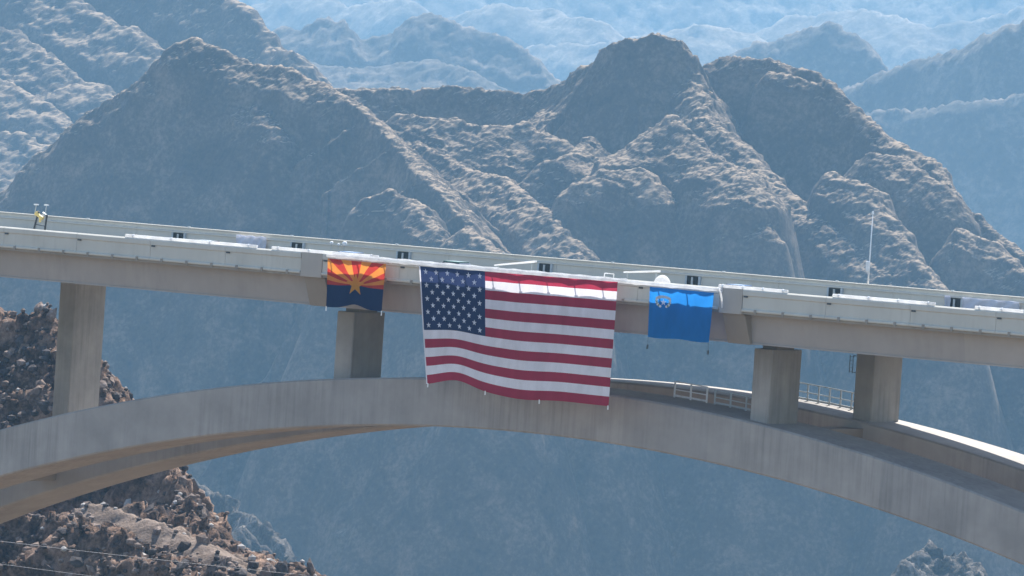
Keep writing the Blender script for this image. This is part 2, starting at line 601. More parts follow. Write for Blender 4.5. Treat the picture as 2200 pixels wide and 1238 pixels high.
# ---- ground and river at the bottom of the canyon
gm = MB()
gm.add([uv_world(u, v, FLOOR) for u, v in ((-3000, -300), (3000, -300), (3000, 13000), (-3000, 13000))], [(0, 1, 2, 3)], M['floor'])
g = gm.build('ground')
g['kind'] = 'structure'
gm = MB()
n = 40
cl = [(-0.18 * (i - 12) * 60 + 90 * math.sin(i * 0.5) - 60, 100 + i * 45) for i in range(n)]
vs_, fs_ = [], []
for i, (u, v) in enumerate(cl):
    vs_ += [uv_world(u - 45, v, FLOOR + 0.05), uv_world(u + 45, v, FLOOR + 0.05)]
for i in range(n - 1):
    fs_.append((2 * i, 2 * i + 1, 2 * i + 3, 2 * i + 2))
gm.add(vs_, fs_, M['river'])
g = gm.build('river')
g['kind'] = 'structure'

CL = (2.0, 0, 2.0)
# ---- the dark range across the middle of the view
main = [
    # left dome
    RK([(-4600, 300, 2290), (-3000, 420, 2285), (-1700, 520, 2280), (-420, 640, 2270), (-200, 520, 2250), (0, 415, 2220), (90, 330, 2215), (195, 245, 2210), (285, 195, 2205), (340, 150, 2200), (395, 98, 2200), (430, 88, 2200), (485, 108, 2195), (530, 135, 2190), (620, 145, 2185), (690, 175, 2180), (745, 212, 2175)],
      (1.0, 7, 3.0), (1.6, 0, 1.6)),
    RK([(745, 212, 2175), (800, 255, 2160), (860, 320, 2145), (920, 385, 2125), (985, 470, 2105), (1030, 540, 2090), (1080, 640, 2070)], (2.6, 0, 3.2), (0.75, 20, 2.1)),
    RK([(520, 215, 2185), (560, 240, 2176), (590, 280, 2170)], (1.0, 5, 3.0), (1.2, 4, 3.0)),
    # saddle between the two
    RK([(700, 200, 2260), (760, 192, 2260), (860, 192, 2262), (975, 185, 2265), (1040, 196, 2265), (1120, 198, 2262), (1185, 190, 2258), (1250, 152, 2250), (1290, 130, 2245)],
      (1.5, 9, 0.85), (1.6, 0, 1.6)),
    RK([(870, 250, 2225), (950, 260, 2222), (1040, 275, 2218), (1130, 265, 2220), (1200, 300, 2212)], (0.8, 14, 2.6), (1.0, 0, 1.0)),
    RK([(900, 305, 2195), (960, 330, 2188), (1010, 360, 2180), (1070, 385, 2160), (1130, 420, 2140), (1180, 460, 2125), (1215, 500, 2115), (1260, 580, 2100)], (0.75, 9, 3.0), (1.3, 0, 2.6), ),
    RK([(1180, 345, 2185), (1230, 330, 2190), (1265, 300, 2200)], (0.8, 8, 2.6), (1.3, 0, 1.3)),
    RK([(790, 420, 2110), (840, 412, 2110), (900, 450, 2100), (940, 500, 2090), (960, 560, 2080)], (1.0, 4, 3.2), (1.2, 4, 3.0)),
    RK([(1000, 500, 2085), (1040, 515, 2080), (1080, 560, 2070)], (1.0, 6, 3.2), (1.2, 4, 3.0)),
    # right peak
    RK([(1290, 130, 2245), (1320, 108, 2235), (1365, 84, 2230), (1412, 77, 2228), (1462, 92, 2226), (1492, 122, 2225), (1508, 165, 2222)], (2.4, 0, 3.0), (1.6, 0, 1.6)),
    # spur from the notch running down to the right, its top in the sun
    RK([(1508, 170, 2222), (1530, 235, 2205), (1570, 300, 2190), (1625, 350, 2178), (1690, 405, 2165), (1760, 462, 2150), (1850, 540, 2132), (1900, 590, 2120)], (0.75, 6, 3.2), (1.0, 6, 3.0)),
    # front spur
    RK([(1330, 330, 2150), (1380, 290, 2155), (1440, 255, 2160), (1490, 290, 2152), (1545, 330, 2142), (1600, 385, 2130), (1640, 480, 2118)], (0.68, 12, 3.2), (0.9, 6, 3.0)),
    RK([(1250, 400, 2130), (1310, 370, 2135), (1380, 365, 2138), (1420, 390, 2132)], (0.85, 6, 3.2), (1.0, 5, 3.0)),
    # right shoulder
    RK([(1508, 172, 2240), (1530, 138, 2245), (1565, 127, 2245), (1650, 131, 2240), (1700, 150, 2236), (1755, 160, 2232), (1800, 192, 2226), (1845, 240, 2220), (1900, 290, 2212), (1960, 325, 2205), (2000, 350, 2200), (2050, 412, 2190), (2100, 462, 2182), (2160, 512, 2172), (2200, 545, 2165), (2350, 680, 2140), (2600, 800, 2120), (3100, 640, 2180), (3900, 420, 2240), (5200, 300, 2270)],
      (1.1, 3, 2.9), (1.6, 0, 1.6)),
    RK([(1660, 165, 2232), (1720, 172, 2230), (1750, 182, 2227)], (0.8, 3, 3.2), (1.1, 0, 1.1)),
    RK([(1880, 330, 2190), (1950, 345, 2188), (2020, 400, 2178)], (0.75, 9, 3.2), (1.0, 0, 1.0)),
    RK([(1790, 370, 2160), (1850, 400, 2152), (1900, 470, 2140), (1960, 560, 2124), (2060, 660, 2100)], (0.75, 6.5, 3.2), (1.0, 4, 3.0)),
    RK([(2060, 500, 2140), (2140, 525, 2138), (2220, 590, 2128)], (0.8, 6, 3.0), (1.0, 0, 1.4)),
]
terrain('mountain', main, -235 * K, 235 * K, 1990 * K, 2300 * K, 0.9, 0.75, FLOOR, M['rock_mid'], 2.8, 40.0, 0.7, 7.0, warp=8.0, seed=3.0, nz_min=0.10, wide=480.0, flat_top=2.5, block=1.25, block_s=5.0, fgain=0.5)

# ---- hazy mountain behind on the left
leftback = [
    RK([(-500, -160, 3250), (-200, -150, 3230), (100, -130, 3200), (300, -80, 3160), (420, -30, 3130), (492, 2, 3115), (540, 32, 3100), (580, 72, 3090), (592, 104, 3080), (625, 102, 3075), (655, 112, 3070), (672, 140, 3065), (682, 180, 3060), (760, 330, 3030)], (1.2, 14, 2.0), (1.5, 0, 1.5)),
    RK([(120, -60, 3150), (230, 50, 3120), (300, 80, 3100), (345, 130, 3090), (420, 260, 3060)], (0.7, 18, 2.0), (1.1, 8, 1.6)),
    RK([(-200, 20, 3120), (20, 75, 3090), (90, 130, 3070), (150, 175, 3055), (210, 190, 3050), (300, 300, 3020)], (0.7, 14, 2.0), (1.0, 8, 1.6)),
    RK([(-250, 120, 3030), (10, 170, 3020), (80, 220, 3005), (150, 275, 2990), (230, 360, 2970)], (0.7, 10, 2.0), (0.9, 8, 1.6)),
    RK([(-250, 270, 2970), (-50, 290, 2965), (60, 300, 2960), (110, 330, 2950), (160, 400, 2935)], (0.6, 26, 1.6), (0.9, 8, 1.6)),
]
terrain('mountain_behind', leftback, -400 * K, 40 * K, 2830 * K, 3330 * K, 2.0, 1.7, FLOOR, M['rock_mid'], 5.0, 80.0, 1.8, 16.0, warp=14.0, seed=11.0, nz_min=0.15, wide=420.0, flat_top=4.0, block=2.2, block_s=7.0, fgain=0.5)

# ---- pale hills farther back
midback = [
    RK([(480, 120, 4700), (560, 90, 4700), (592, 58, 4700), (640, 62, 4690), (690, 36, 4690), (740, 40, 4680), (778, 76, 4680), (850, 66, 4680), (890, 40, 4680), (932, 24, 4680), (1000, 52, 4670), (1080, 78, 4660), (1150, 112, 4650), (1200, 190, 4620)], (0.9, 30, 1.6), (1.3, 0, 1.3)),
    RK([(620, 130, 4560), (720, 150, 4540), (830, 135, 4540), (950, 130, 4530), (1050, 165, 4500)], (0.6, 40, 1.4), (0.9, 0, 0.9)),
]
terrain('hill', midback, -320 * K, 130 * K, 4400 * K, 4850 * K, 3.2, 3.2, FLOOR, M['rock_hill'], 6.0, 120.0, 2.0, 34.0, warp=22.0, seed=23.0, block=3.0, block_s=9.0, fgain=0.5)
rightback = [
    RK([(1700, 260, 4300), (1820, 190, 4250), (1900, 158, 4220), (1960, 130, 4200), (2060, 108, 4180), (2130, 72, 4170), (2200, 46, 4160), (2400, -20, 4150), (2700, -40, 4150)], (0.9, 10, 2.0), (1.3, 0, 1.3)),
    RK([(1760, 280, 4150), (1900, 235, 4130), (2060, 225, 4110), (2250, 190, 4090), (2500, 150, 4070)], (0.9, 8, 2.1), (0.9, 8, 1.6)),
    RK([(1500, 150, 4700), (1600, 95, 4690), (1700, 70, 4690), (1780, 52, 4680), (1850, 75, 4670), (1900, 130, 4650)], (0.8, 14, 1.9), (1.3, 0, 1.3)),
]
terrain('hill', rightback, 30 * K, 450 * K, 3750 * K, 4850 * K, 3.4, 3.8, FLOOR, M['rock_hill'], 7.0, 110.0, 2.0, 34.0, warp=22.0, seed=37.0, block=3.0, block_s=9.0, fgain=0.5)
# ---- sunlit range that closes the view
far = [
    RK([(-600, -260, 7700), (200, -240, 7700), (700, -220, 7700), (1200, -230, 7700), (1700, -200, 7700), (2300, -230, 7700), (2900, -260, 7700)], (0.55, 60, 0.75), (1.0, 0, 1.0)),
    RK([(480, 10, 7050), (640, -20, 7000), (760, 15, 6950), (900, 0, 6900)], (0.7, 20, 1.0), (0.6, 0, 0.6)),
    RK([(900, 60, 6800), (1080, 10, 6750), (1180, 20, 6750), (1300, 50, 6700)], (0.6, 30, 1.0), (0.5, 0, 0.5)),
    RK([(1150, 100, 6600), (1300, 90, 6560), (1500, 60, 6560), (1620, 80, 6560)], (0.6, 30, 1.0), (0.5, 0, 0.5)),
    RK([(1700, 30, 6900), (1850, 20, 6850), (2000, 60, 6800), (2200, 20, 6800), (2500, 40, 6750)], (0.6, 40, 1.0), (0.5, 0, 0.5)),
]
terrain('mountain_range', far, -660 * K, 620 * K, 6300 * K, 7800 * K, 6.0, 8.0, FLOOR, M['rock_far'], 11.0, 190.0, 2.5, 52.0, warp=25.0, seed=51.0, block=4.0, block_s=14.0, fgain=0.5)

# ---- small rocky spurs this side of the canyon wall
spur = [
    R([(60, 930, 1330), (250, 960, 1320), (370, 1015, 1310), (440, 1045, 1300), (500, 1085, 1290), (560, 1112, 1280), (600, 1175, 1270), (640, 1238, 1260), (720, 1400, 1240)], (2.6, 0, 2.6), (1.0, 3, 1.6), 'v', 2.0),
    R([(470, 1150, 1255), (520, 1140, 1262), (575, 1160, 1262)], (1.2, 3, 2.6), (1.0, 0, 1.6), 'v', 2.0),
]
terrain('rock_spur', spur, -220, 20, 2420, 2740, 0.9, 0.8, FLOOR, M['rock_spur'], 5.0, 26.0, 1.4, 7.0, warp=5.0, seed=61.0, block=1.8, block_s=4.5)
spur2 = [
    R([(1910, 1300, 1010), (1955, 1215, 1015), (1970, 1180, 1018), (1995, 1162, 1020), (2030, 1185, 1018), (2055, 1180, 1018), (2080, 1200, 1015), (2120, 1238, 1008), (2160, 1330, 1000)], (1.1, 3, 2.0), (1.3, 0, 1.6), 'v', 2.3),
    R([(1960, 1215, 995), (2030, 1200, 998), (2080, 1225, 995)], (0.9, 3, 2.2), (1.0, 0, 1.0), 'v', 2.3),
]
terrain('rock_spur', spur2, 60, 210, 2200, 2420, 0.7, 0.6, FLOOR, M['rock_spur'], 4.0, 16.0, 1.4, 6.0, warp=4.0, seed=71.0, block=1.8, block_s=4.0)

# ---- the near hillside behind the left half of the arch
near = [
    R([(-1500, 300, 760), (-700, 500, 760), (-120, 660, 758), (0, 674, 755), (50, 686, 752), (92, 676, 750), (122, 712, 746), (175, 765, 742), (215, 805, 738), (243, 862, 734), (300, 930, 730), (345, 1000, 727), (385, 1045, 722), (405, 1095, 716), (440, 1150, 712)],
      (1.25, 7, 1.05), (1.2, 0, 1.2)),
    R([(200, 1075, 712), (330, 1120, 705), (415, 1160, 700), (450, 1178, 697), (475, 1186, 695), (495, 1230, 692), (500, 1290, 690), (510, 1400, 685), (520, 1600, 678)],
      (0.75, 5, 1.1), (0.35, 12, 1.2)),
    R([(-600, 900, 715), (-150, 1060, 706), (20, 1125, 702), (90, 1120, 701), (200, 1155, 694), (340, 1215, 686), (420, 1300, 678)], (1.6, 0, 1.3), (0.4, 8, 1.2)),
]
hill_obj, hill = terrain('hillside', near, -150, 45, 652, 800, 0.30, 0.28, -140.0, M['rock_near'], 3.0, 8.0, 0.6, 1.8, warp=1.6, seed=83.0, block=0.95, block_s=1.6,
                         soil=[([at_v(*q) for q in ((190, 1085, 711), (330, 1125, 703.5), (440, 1162, 698), (500, 1190, 695))], 3.2)], soil_mat=M['soil'])
hill_obj['label'] = 'brown rocky hillside strewn with boulders behind the left end of the arch'


def hill_at(u, v):
    us, vs, P = hill
    i = int(round((u - us[0]) / (us[1] - us[0])))
    j = int(round((v - vs[0]) / (vs[1] - vs[0])))
    i = min(max(i, 0), len(us) - 1)
    j = min(max(j, 0), len(vs) - 1)
    return P[j, i]


def boulder_mesh(k, mat):
    r = random.Random(k)
    bm = bmesh.new()
    bmesh.ops.create_icosphere(bm, subdivisions=1, radius=0.5)
    for v in bm.verts:
        v.co *= r.uniform(0.6, 1.25)
        v.co.x *= r.uniform(1.0, 1.4)
        v.co.z *= 0.75
    me = bpy.data.meshes.new('boulder')
    bm.to_mesh(me)
    bm.free()
    me.materials.append(mat)
    return me


b_mesh = [boulder_mesh(k, m) for k, m in enumerate([M['boulder']] * 9 + [M['boulder_pale']] * 1 + [M['boulder_dark']] * 5)]


def to_px(P):
    d = np.asarray(P, float) - CAM
    z = d @ cfw
    return W0 / 2 + FPX * (d @ cr) / z, H0 / 2 - FPX * (d @ cu) / z


count = 0
tries = 0
small = MB()
picked = []
while tries < 14000:
    tries += 1
    u, v = random.uniform(-52, -8), random.uniform(672, 756)
    P = hill_at(u, v)
    px, py = to_px(P)
    if not (-40 < px < 720 and 620 < py < 1270):
        continue
    # keep the smooth soil shelf bare
    if 200 < px < 520 and 1085 + (px - 200) * 0.24 < py < 1145 + (px - 200) * 0.2 and random.random() < 0.93:
        continue
    dens = float(fbm(np.array([P[0]]), np.array([P[1]]), np.array([P[2]]), 7.0, 2)[0])
    if dens < -0.05 and random.random() < 0.75:
        continue
    s = min(1.5, 0.27 * (1 / max(0.02, random.random())) ** 0.5)
    picked.append((s, P))
picked.sort(key=lambda q: -q[0])
big = picked[:290]
rest = picked[290:2600]
for s, P in big:
    o = bpy.data.objects.new('boulder', random.choice(b_mesh))
    link(o, hill_obj)
    o.location = (P[0], P[1], P[2] - 0.02 * s)
    o.rotation_euler = (random.uniform(0, 6.3), random.uniform(0, 6.3), random.uniform(0, 6.3))
    o.scale = (s * random.uniform(0.8, 1.25), s * random.uniform(0.8, 1.2), s * random.uniform(0.7, 1.1))
ico = bmesh.new()
bmesh.ops.create_icosphere(ico, subdivisions=1, radius=0.5)
iv = [v.co.copy() for v in ico.verts]
ifc = [[v.index for v in f.verts] for f in ico.faces]
ico.free()
for s, P in rest:
    q = random.choice([M['boulder']] * 6 + [M['boulder_dark']] * 5 + [M['boulder_pale']])
    rot = Matrix.Rotation(random.uniform(0, 6.3), 3, 'Z')
    small.add([Vector(P) + rot @ Vector((c.x * s * random.uniform(.8, 1.2), c.y * s, c.z * s * random.uniform(.6, 1.0) + 0.1 * s)) for c in iv], ifc, q)
sm = small.build('rubble', hill_obj)
sm['kind'] = 'stuff'

# ------------------------------------------------------------------ the bridge
GR = 0.0061                                      # the deck climbs gently to the right
ZC, KQ, HR = -8.30, 3.1144e-3, 3.5               # crown of the arch, its parabola, depth of a rib
X0 = -0.23
RIB_Y = (6.65, 20.35)
RIB_W = 6.1
COLX = [X0 + 18.3 + 36.6 * k for k in range(-4, 4)]
XL, XR = -165.0, 165.0


def ztop(x):
    return ZC - KQ * (x - X0) ** 2


bridge = empty('arch_bridge', (0, 0, 0), 'long concrete arch bridge with twin ribs crossing the whole view', 'bridge')
for yc in RIB_Y:
    mb = MB()
    xs = np.linspace(-160, 160, 241)
    prof = []
    c = 0.12
    for x in xs:
        z1 = ztop(x)
        sl = 2 * KQ * abs(x - X0)
        z0 = z1 - HR * math.sqrt(1 + sl * sl)
        y0, y1 = yc - RIB_W / 2, yc + RIB_W / 2
        prof.append([(x, y0 + c, z1), (x, y0, z1 - c), (x, y0, z0 + c), (x, y0 + c, z0), (x, y1 - c, z0), (x, y1, z0 + c), (x, y1, z1 - c), (x, y1 - c, z1)])
    vs_ = [p for s in prof for p in s]
    fs_ = []
    for i in range(len(prof) - 1):
        for k in range(8):
            q = (k + 1) % 8
            fs_.append((i * 8 + k, i * 8 + q, (i + 1) * 8 + q, (i + 1) * 8 + k))
    fs_ += [tuple(range(8)), tuple((len(prof) - 1) * 8 + k for k in range(8))]
    mb.add(vs_, fs_, M['rib'])
    mb.build('arch_rib', bridge)
# struts between the ribs under each pair of columns
for cx in COLX:
    mb = MB()
    z1 = ztop(cx) - 0.55
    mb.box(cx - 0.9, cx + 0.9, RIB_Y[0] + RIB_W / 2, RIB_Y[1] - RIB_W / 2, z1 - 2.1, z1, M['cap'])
    mb.build('cross_strut', bridge)
# columns
CA, CB = 1.56, 3.9
GZ = -3.87                                       # bottom of the girders
for cx in COLX:
    for yc in RIB_Y:
        mb = MB()
        zt = GZ - 0.42 + GR * cx
        zb = ztop(cx) - 0.5 - 0.012 * abs(cx)
        h = 0.07
        x0, x1, y0, y1 = cx - CA / 2, cx + CA / 2, yc - CB / 2, yc + CB / 2
        poly = [(x0 + h, y0), (x1 - h, y0), (x1, y0 + h), (x1, y1 - h), (x1 - h, y1), (x0 + h, y1), (x0, y1 - h), (x0, y0 + h)]
        nseg = max(1, int(round((zt - zb) / 2.9)))
        zs = np.linspace(zb, zt, nseg + 1)
        for a, b in zip(zs[:-1], zs[1:]):
            mb.prism_z(poly, a, b - 0.03, M['column'])
            s = 0.015
            mb.prism_z([(px_ + (s if px_ < cx else -s), py_ + (s if py_ < yc else -s)) for px_, py_ in poly], b - 0.03, b, M['column'])
        col = mb.build('spandrel_column', bridge)
        mb = MB()
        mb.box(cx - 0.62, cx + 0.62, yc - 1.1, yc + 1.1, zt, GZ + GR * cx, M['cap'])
        mb.build('bearing', col)
# cap beams across the deck with sloping ends
for cx in COLX:
    mb = MB()
    prof = [(0.45, -1.785), (1.45, -3.90), (25.55, -3.90), (26.55, -1.785)]
    x0, x1 = cx - 0.95, cx + 0.95
    vs_ = [(x, y, z + GR * cx) for x in (x0, x1) for y, z in prof]
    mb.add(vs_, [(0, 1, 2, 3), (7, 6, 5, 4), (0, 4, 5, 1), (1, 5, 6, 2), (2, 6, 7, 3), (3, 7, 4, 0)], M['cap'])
    mb.build('cap_beam', bridge, bevel=0.03)
# box girders between the cap beams
edges = [XL] + COLX + [XR]
for a, b in zip(edges[:-1], edges[1:]):
    a2 = a + (0.955 if a in COLX else 0)
    b2 = b - (0.955 if b in COLX else 0)
    for (yt0, yt1) in ((1.28, 4.5), (8.2, 11.6), (15.4, 18.8), (22.5, 25.72)):
        mb = MB()
        mb.prism_x([(yt0, -1.78), (yt0 + 0.42, -3.75), (yt0 + 0.36, -3.76), (yt0 + 0.36, GZ), (yt1 - 0.36, GZ), (yt1 - 0.36, -3.76), (yt1 - 0.42, -3.75), (yt1, -1.78)], a2, b2, M['girder'], GR, 1)
        mb.build('box_girder', bridge)
# deck slab, carriageway and markings
mb = MB()
mb.prism_x([(0.16, -1.56), (0.16, -1.74), (1.1, -1.78), (25.9, -1.78), (26.84, -1.74), (26.84, -1.56), (13.5, -1.42)], XL, XR, M['slab'], GR, 1)
mb.build('deck_slab', bridge)
mb = MB()
mb.prism_x([(4.2, -1.50), (13.5, -1.40), (26.5, -1.53), (26.5, -1.45), (13.5, -1.36), (4.2, -1.42)], XL, XR, M['asphalt'], GR, 1)
mb.build('roadway', bridge)
# barrier between footway and road, median barrier
for y in (3.9, 15.2):
    mb = MB()
    mb.prism_x([(y - 0.28, -1.45), (y - 0.2, -1.2), (y - 0.1, -0.72), (y + 0.1, -0.72), (y + 0.2, -1.2), (y + 0.28, -1.45)], XL, XR, M['barrier'], GR, 1)
    mb.build('traffic_barrier', bridge)

# near parapet: cast in panels, each with a ledge, a lip and three drip brackets; smooth pier heads at the columns
PIL = [(cx - 0.95, cx + 0.95) for cx in COLX]
panel_prof = [(0.34, 0.0), (0.10, 0.0), (-0.03, -0.09), (-0.03, -0.40), (0.05, -0.47), (0.06, -1.35), (-0.05, -1.40), (-0.06, -1.50), (-0.02, -1.56), (0.34, -1.56)]
spans = []
xx = XL
for a, b in PIL:
    spans.append((xx, a - 0.02))
    xx = b + 0.02
spans.append((xx, XR))
for a, b in spans:
    n = max(1, int(round((b - a) / 6.9)))
    w = (b - a) / n
    for k in range(n):
        xa, xb = a + k * w + 0.012, a + (k + 1) * w - 0.012
        mb = MB()
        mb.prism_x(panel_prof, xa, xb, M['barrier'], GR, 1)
        for j in range(3):
            xm = xa + (j + 0.5) * w / 3
            mb.box(xm - 0.09, xm + 0.09, -0.11, 0.05, -1.61, -1.36, M['slab'], GR)
        o = mb.build('parapet_panel', bridge)
        mb = MB()
        mb.box(xa + 0.10, xa + 0.42, -0.045, 0.02, -0.55, -0.44, M['dsteel'], GR)
        mb.build('drain_hole', o)
for a, b in PIL:
    mb = MB()
    mb.box(a, b, -0.015, 0.40, -1.775, 0.004, M['pilaster'], GR)
    mb.build('parapet_block', bridge, bevel=0.03)
# far parapet with top rail
for k in range(33):
    xa, xb = XL + k * 10.0 + 0.012, XL + (k + 1) * 10.0 - 0.012
    mb = MB()
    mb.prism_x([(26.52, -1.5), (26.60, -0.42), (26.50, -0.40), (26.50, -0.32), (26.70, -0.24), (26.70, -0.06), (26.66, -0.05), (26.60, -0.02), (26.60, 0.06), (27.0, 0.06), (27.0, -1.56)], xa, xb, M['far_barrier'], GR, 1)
    mb.box(xa + 4.8, xa + 5.0, 26.74, 26.9, 0.0, 0.13, M['rail'], GR)
    mb.build('far_parapet_panel', bridge)
# dark openings along the far parapet, each with a post in the middle and pale jambs
for px in (385, 640, 868, 1172, 1490, 1795, 2053):
    P = at_y(px, 460 + px * 0.0815 + 20, 26.5)
    x = P[0]
    mb = MB()
    mb.box(x - 0.52, x + 0.52, 26.40, 26.72, -1.25, -0.43, M['dark'], GR)
    o = mb.build('barrier_opening', bridge)
    for s in (-0.59, 0.59):
        mb = MB()
        mb.box(x + s - 0.07, x + s + 0.07, 26.34, 26.64, -1.25, -0.41, M['rail'], GR)
        mb.build('jamb', o)
    mb = MB()
    mb.box(x - 0.12, x + 0.05, 26.33, 26.40, -1.25, -0.50, M['steel'], GR)
    mb.build('post', o)


# maintenance railings on top of the ribs
def railing(x0, x1, y, h, m, spacing, zoff=0.0, name='railing'):
    root = None
    n = max(1, int(round((x1 - x0) / spacing)))
    mb = MB()
    for zz in (h, h * 0.5):
        mb.tube([(x, y, ztop(x) + zz + zoff) for x in np.linspace(x0, x1, n + 1)], 0.045, m, 6)
    mb.tube([(x, y, ztop(x) + 0.14 + zoff) for x in np.linspace(x0, x1, n + 1)], 0.08, m, 6)
    root = mb.build(name, bridge)
    for k in range(n + 1):
        x = x0 + (x1 - x0) * k / n
        mb = MB()
        mb.box(x - 0.05, x + 0.05, y - 0.05, y + 0.05, ztop(x) - 0.12, ztop(x) + h + zoff, m)
        mb.build('post', root)
    return root


railing(7.9, 10.7, 9.1, 1.15, M['white'], 1.4)
railing(11.4, 16.8, 9.1, 1.05, M['rail'], 1.35)
railing(8.6, 17.2, 22.9, 1.25, M['rail'], 0.95)
# a short ladder beside the head of the far column
P = at_y(1829, 782, 18.3)
mb = MB()
for dx in (-0.13, 0.13):
    mb.tube([(P[0] + dx, 18.3, P[2] + 0.65), (P[0] + dx, 18.3, P[2] - 0.65)], 0.03, M['dsteel'], 6)
for k in range(5):
    z = P[2] - 0.55 + k * 0.27
    mb.tube([(P[0] - 0.13, 18.3, z), (P[0] + 0.13, 18.3, z)], 0.02, M['dsteel'], 6)
for dx in (0.13,):
    for dz in (-.6, .6):
        mb.tube([(P[0] + dx, 18.3, P[2] + dz), (COLX[4] - CA / 2 + 0.02, 18.42, P[2] + dz)], 0.03, M['dsteel'], 6)
mb.build('ladder', bridge)

# ------------------------------------------------------------------ flag pole and white pipes along the parapet
FY = -1.02
p0, p1 = at_y(700, 549, FY), at_y(1542, 623, FY)
pole = empty('flag_pole', tuple(p0), 'long white pole held out along the parapet, carrying all three flags', 'pole')


def on_pole(t):
    q = p0 + (p1 - p0) * t
    return (q[0], FY + 0.17, q[2] - 0.02 * math.sin(math.pi * t))


mb = MB()
ts = np.linspace(0, 1, 60)
mb.tube([on_pole(t) for t in ts], [0.12 + (0.05 if i % 5 == 2 else 0) for i in range(60)], M['pvc'], 10)
mb.build('pipe', pole, smooth=True)
for k in range(15):
    t = 0.01 + k * 0.98 / 14
    q = on_pole(t)
    mb = MB()
    mb.tube([(q[0], FY + 0.17, q[2]), (q[0], FY + 0.55, q[2] + 0.12), (q[0], -0.02, GR * q[0] - 0.12)], 0.05, M['pvc'], 6)
    mb.box(q[0] - 0.13, q[0] + 0.13, -0.06, -0.02, GR * q[0] - 0.30, GR * q[0] - 0.02, M['pvc'])
    mb.build('bracket', pole)
mb = MB()
e = on_pole(1.0)
mb.tube([e, (e[0] + 0.25, FY, e[2] - 0.15), (e[0] + 0.28, FY + 0.15, e[2] - 0.6), (e[0] + 0.2, FY + 0.4, e[2] - 1.25)], 0.07, M['pvc'], 8)
mb.build('end_strap', pole)
mb = MB()
random.seed(3)
pts = []
for k in range(120):
    t = 0.02 + 0.75 * k / 119
    q = on_pole(t)
    pts.append((q[0], FY + 0.22, q[2] + 0.17 + 0.02 * math.sin(k * 0.7) + random.uniform(-.012, .012)))
mb.tube(pts, 0.06, M['pvc'], 6)
mb.build('rope', pole)

strips = [((270, 516), (552, 529), 'white pipe lying along the near parapet at the left, beside the crumpled white sheet'),
          ((585, 538), (812, 556), 'white pipe lying on the near parapet just above the orange and blue flag'),
          ((1545, 618), (1692, 629), 'white pipe lying on the near parapet just right of the plain blue flag'),
          ((1790, 637), (2008, 660), 'white pipe lying on the near parapet below the mast'),
          ((2095, 668), (2260, 681), 'white pipe on the near parapet at the far right edge')]
for (a, b, lab) in strips:
    A, B = at_y(*a, 0.16), at_y(*b, 0.16)
    zA, zB = GR * A[0] + 0.115, GR * B[0] + 0.115
    root = empty('white_pipe', (A[0], 0.16, zA), lab, 'pipe', 'white pipes laid along the parapet')
    mb = MB()
    mb.tube([(A[0] + (B[0] - A[0]) * t, 0.16, zA + (zB - zA) * t) for t in np.linspace(0, 1, 9)], 0.115, M['pvc'], 12)
    mb.build('tube', root, smooth=True)
    for t in np.linspace(0.06, 0.94, 4):
        mb = MB()
        x = A[0] + (B[0] - A[0]) * t
        z = zA + (zB - zA) * t
        mb.tube([(x - 0.05, 0.16, z), (x + 0.05, 0.16, z)], 0.135, M['white'], 12)
        mb.build('coupling', root)


# ------------------------------------------------------------------ flags
def flag_surface(TL, TR, BR, BL, hem=lambda u: 0.0, ripple=1.0, seed=0.0):
    TL, TR, BR, BL = [np.array(at_y(*q, FY)) for q in (TL, TR, BR, BL)]

    def S(u, v, off=0.0):
        top = TL + (TR - TL) * u
        bot = BL + (BR - BL) * u
        p = top + (bot - top) * v
        edge = math.sin(math.pi * min(max(u, 0), 1)) ** 0.5
        z = p[2] + hem(u) * v ** 1.7 - 0.015 * abs(math.sin(u * 7.0 * math.pi)) * (1 - v) ** 4 * ripple
        y = FY - 0.02 + ripple * (0.10 * math.sin(u * 9.0 + v * 2.2 + seed) * (0.25 + v) + 0.05 * math.sin(u * 23.0 - v * 3.0 + seed)
                                  + 0.03 * math.sin(v * 9 + u * 4 + seed)) * (0.35 + 0.65 * edge)
        # pleats gathered at the ties along the pole
        y += 0.05 * ripple * (math.cos(u * 14.0 * math.pi) - 1) * math.exp(-5 * v)
        return (p[0], y - off, z)
    return S


def patch(S, u0, u1, v0, v1, nu, nv, mat, name, parent, off=0.0):
    mb = MB()
    vs_ = [S(u0 + (u1 - u0) * i / nu, v0 + (v1 - v0) * j / nv, off) for j in range(nv + 1) for i in range(nu + 1)]
    fs_ = [(j * (nu + 1) + i, (j + 1) * (nu + 1) + i, (j + 1) * (nu + 1) + i + 1, j * (nu + 1) + i + 1) for j in range(nv) for i in range(nu)]
    mb.add(vs_, fs_, mat)
    return mb.build(name, parent, smooth=True)


def star_mesh(S, cu_, cv_, ru, rv, mat, name, parent, off=0.03, rot=0.0):
    mb = MB()
    vs_ = [S(cu_, cv_, off)]
    for k in range(10):
        a = math.pi / 2 + k * math.pi / 5 + rot
        r = 1.0 if k % 2 == 0 else 0.40
        vs_.append(S(cu_ + ru * r * math.cos(a), cv_ - rv * r * math.sin(a), off))
    mb.add(vs_, [(0, 1 + k, 1 + (k + 1) % 10) for k in range(10)], mat)
    return mb.build(name, parent)


def weights(S, us, parent, drop=0.25):
    for u in us:
        mb = MB()
        q = S(u, 1.0)
        mb.tube([(q[0], q[1], q[2] + 0.05), (q[0], q[1], q[2] - drop)], 0.045, M['white'], 6)
        mb.build('tie_cord', parent)


# national flag
def hem_us(u):
    return 0.62 * math.exp(-((u - 0.16) / 0.13) ** 2) - 0.22 * math.exp(-((u - 0.52) / 0.15) ** 2)


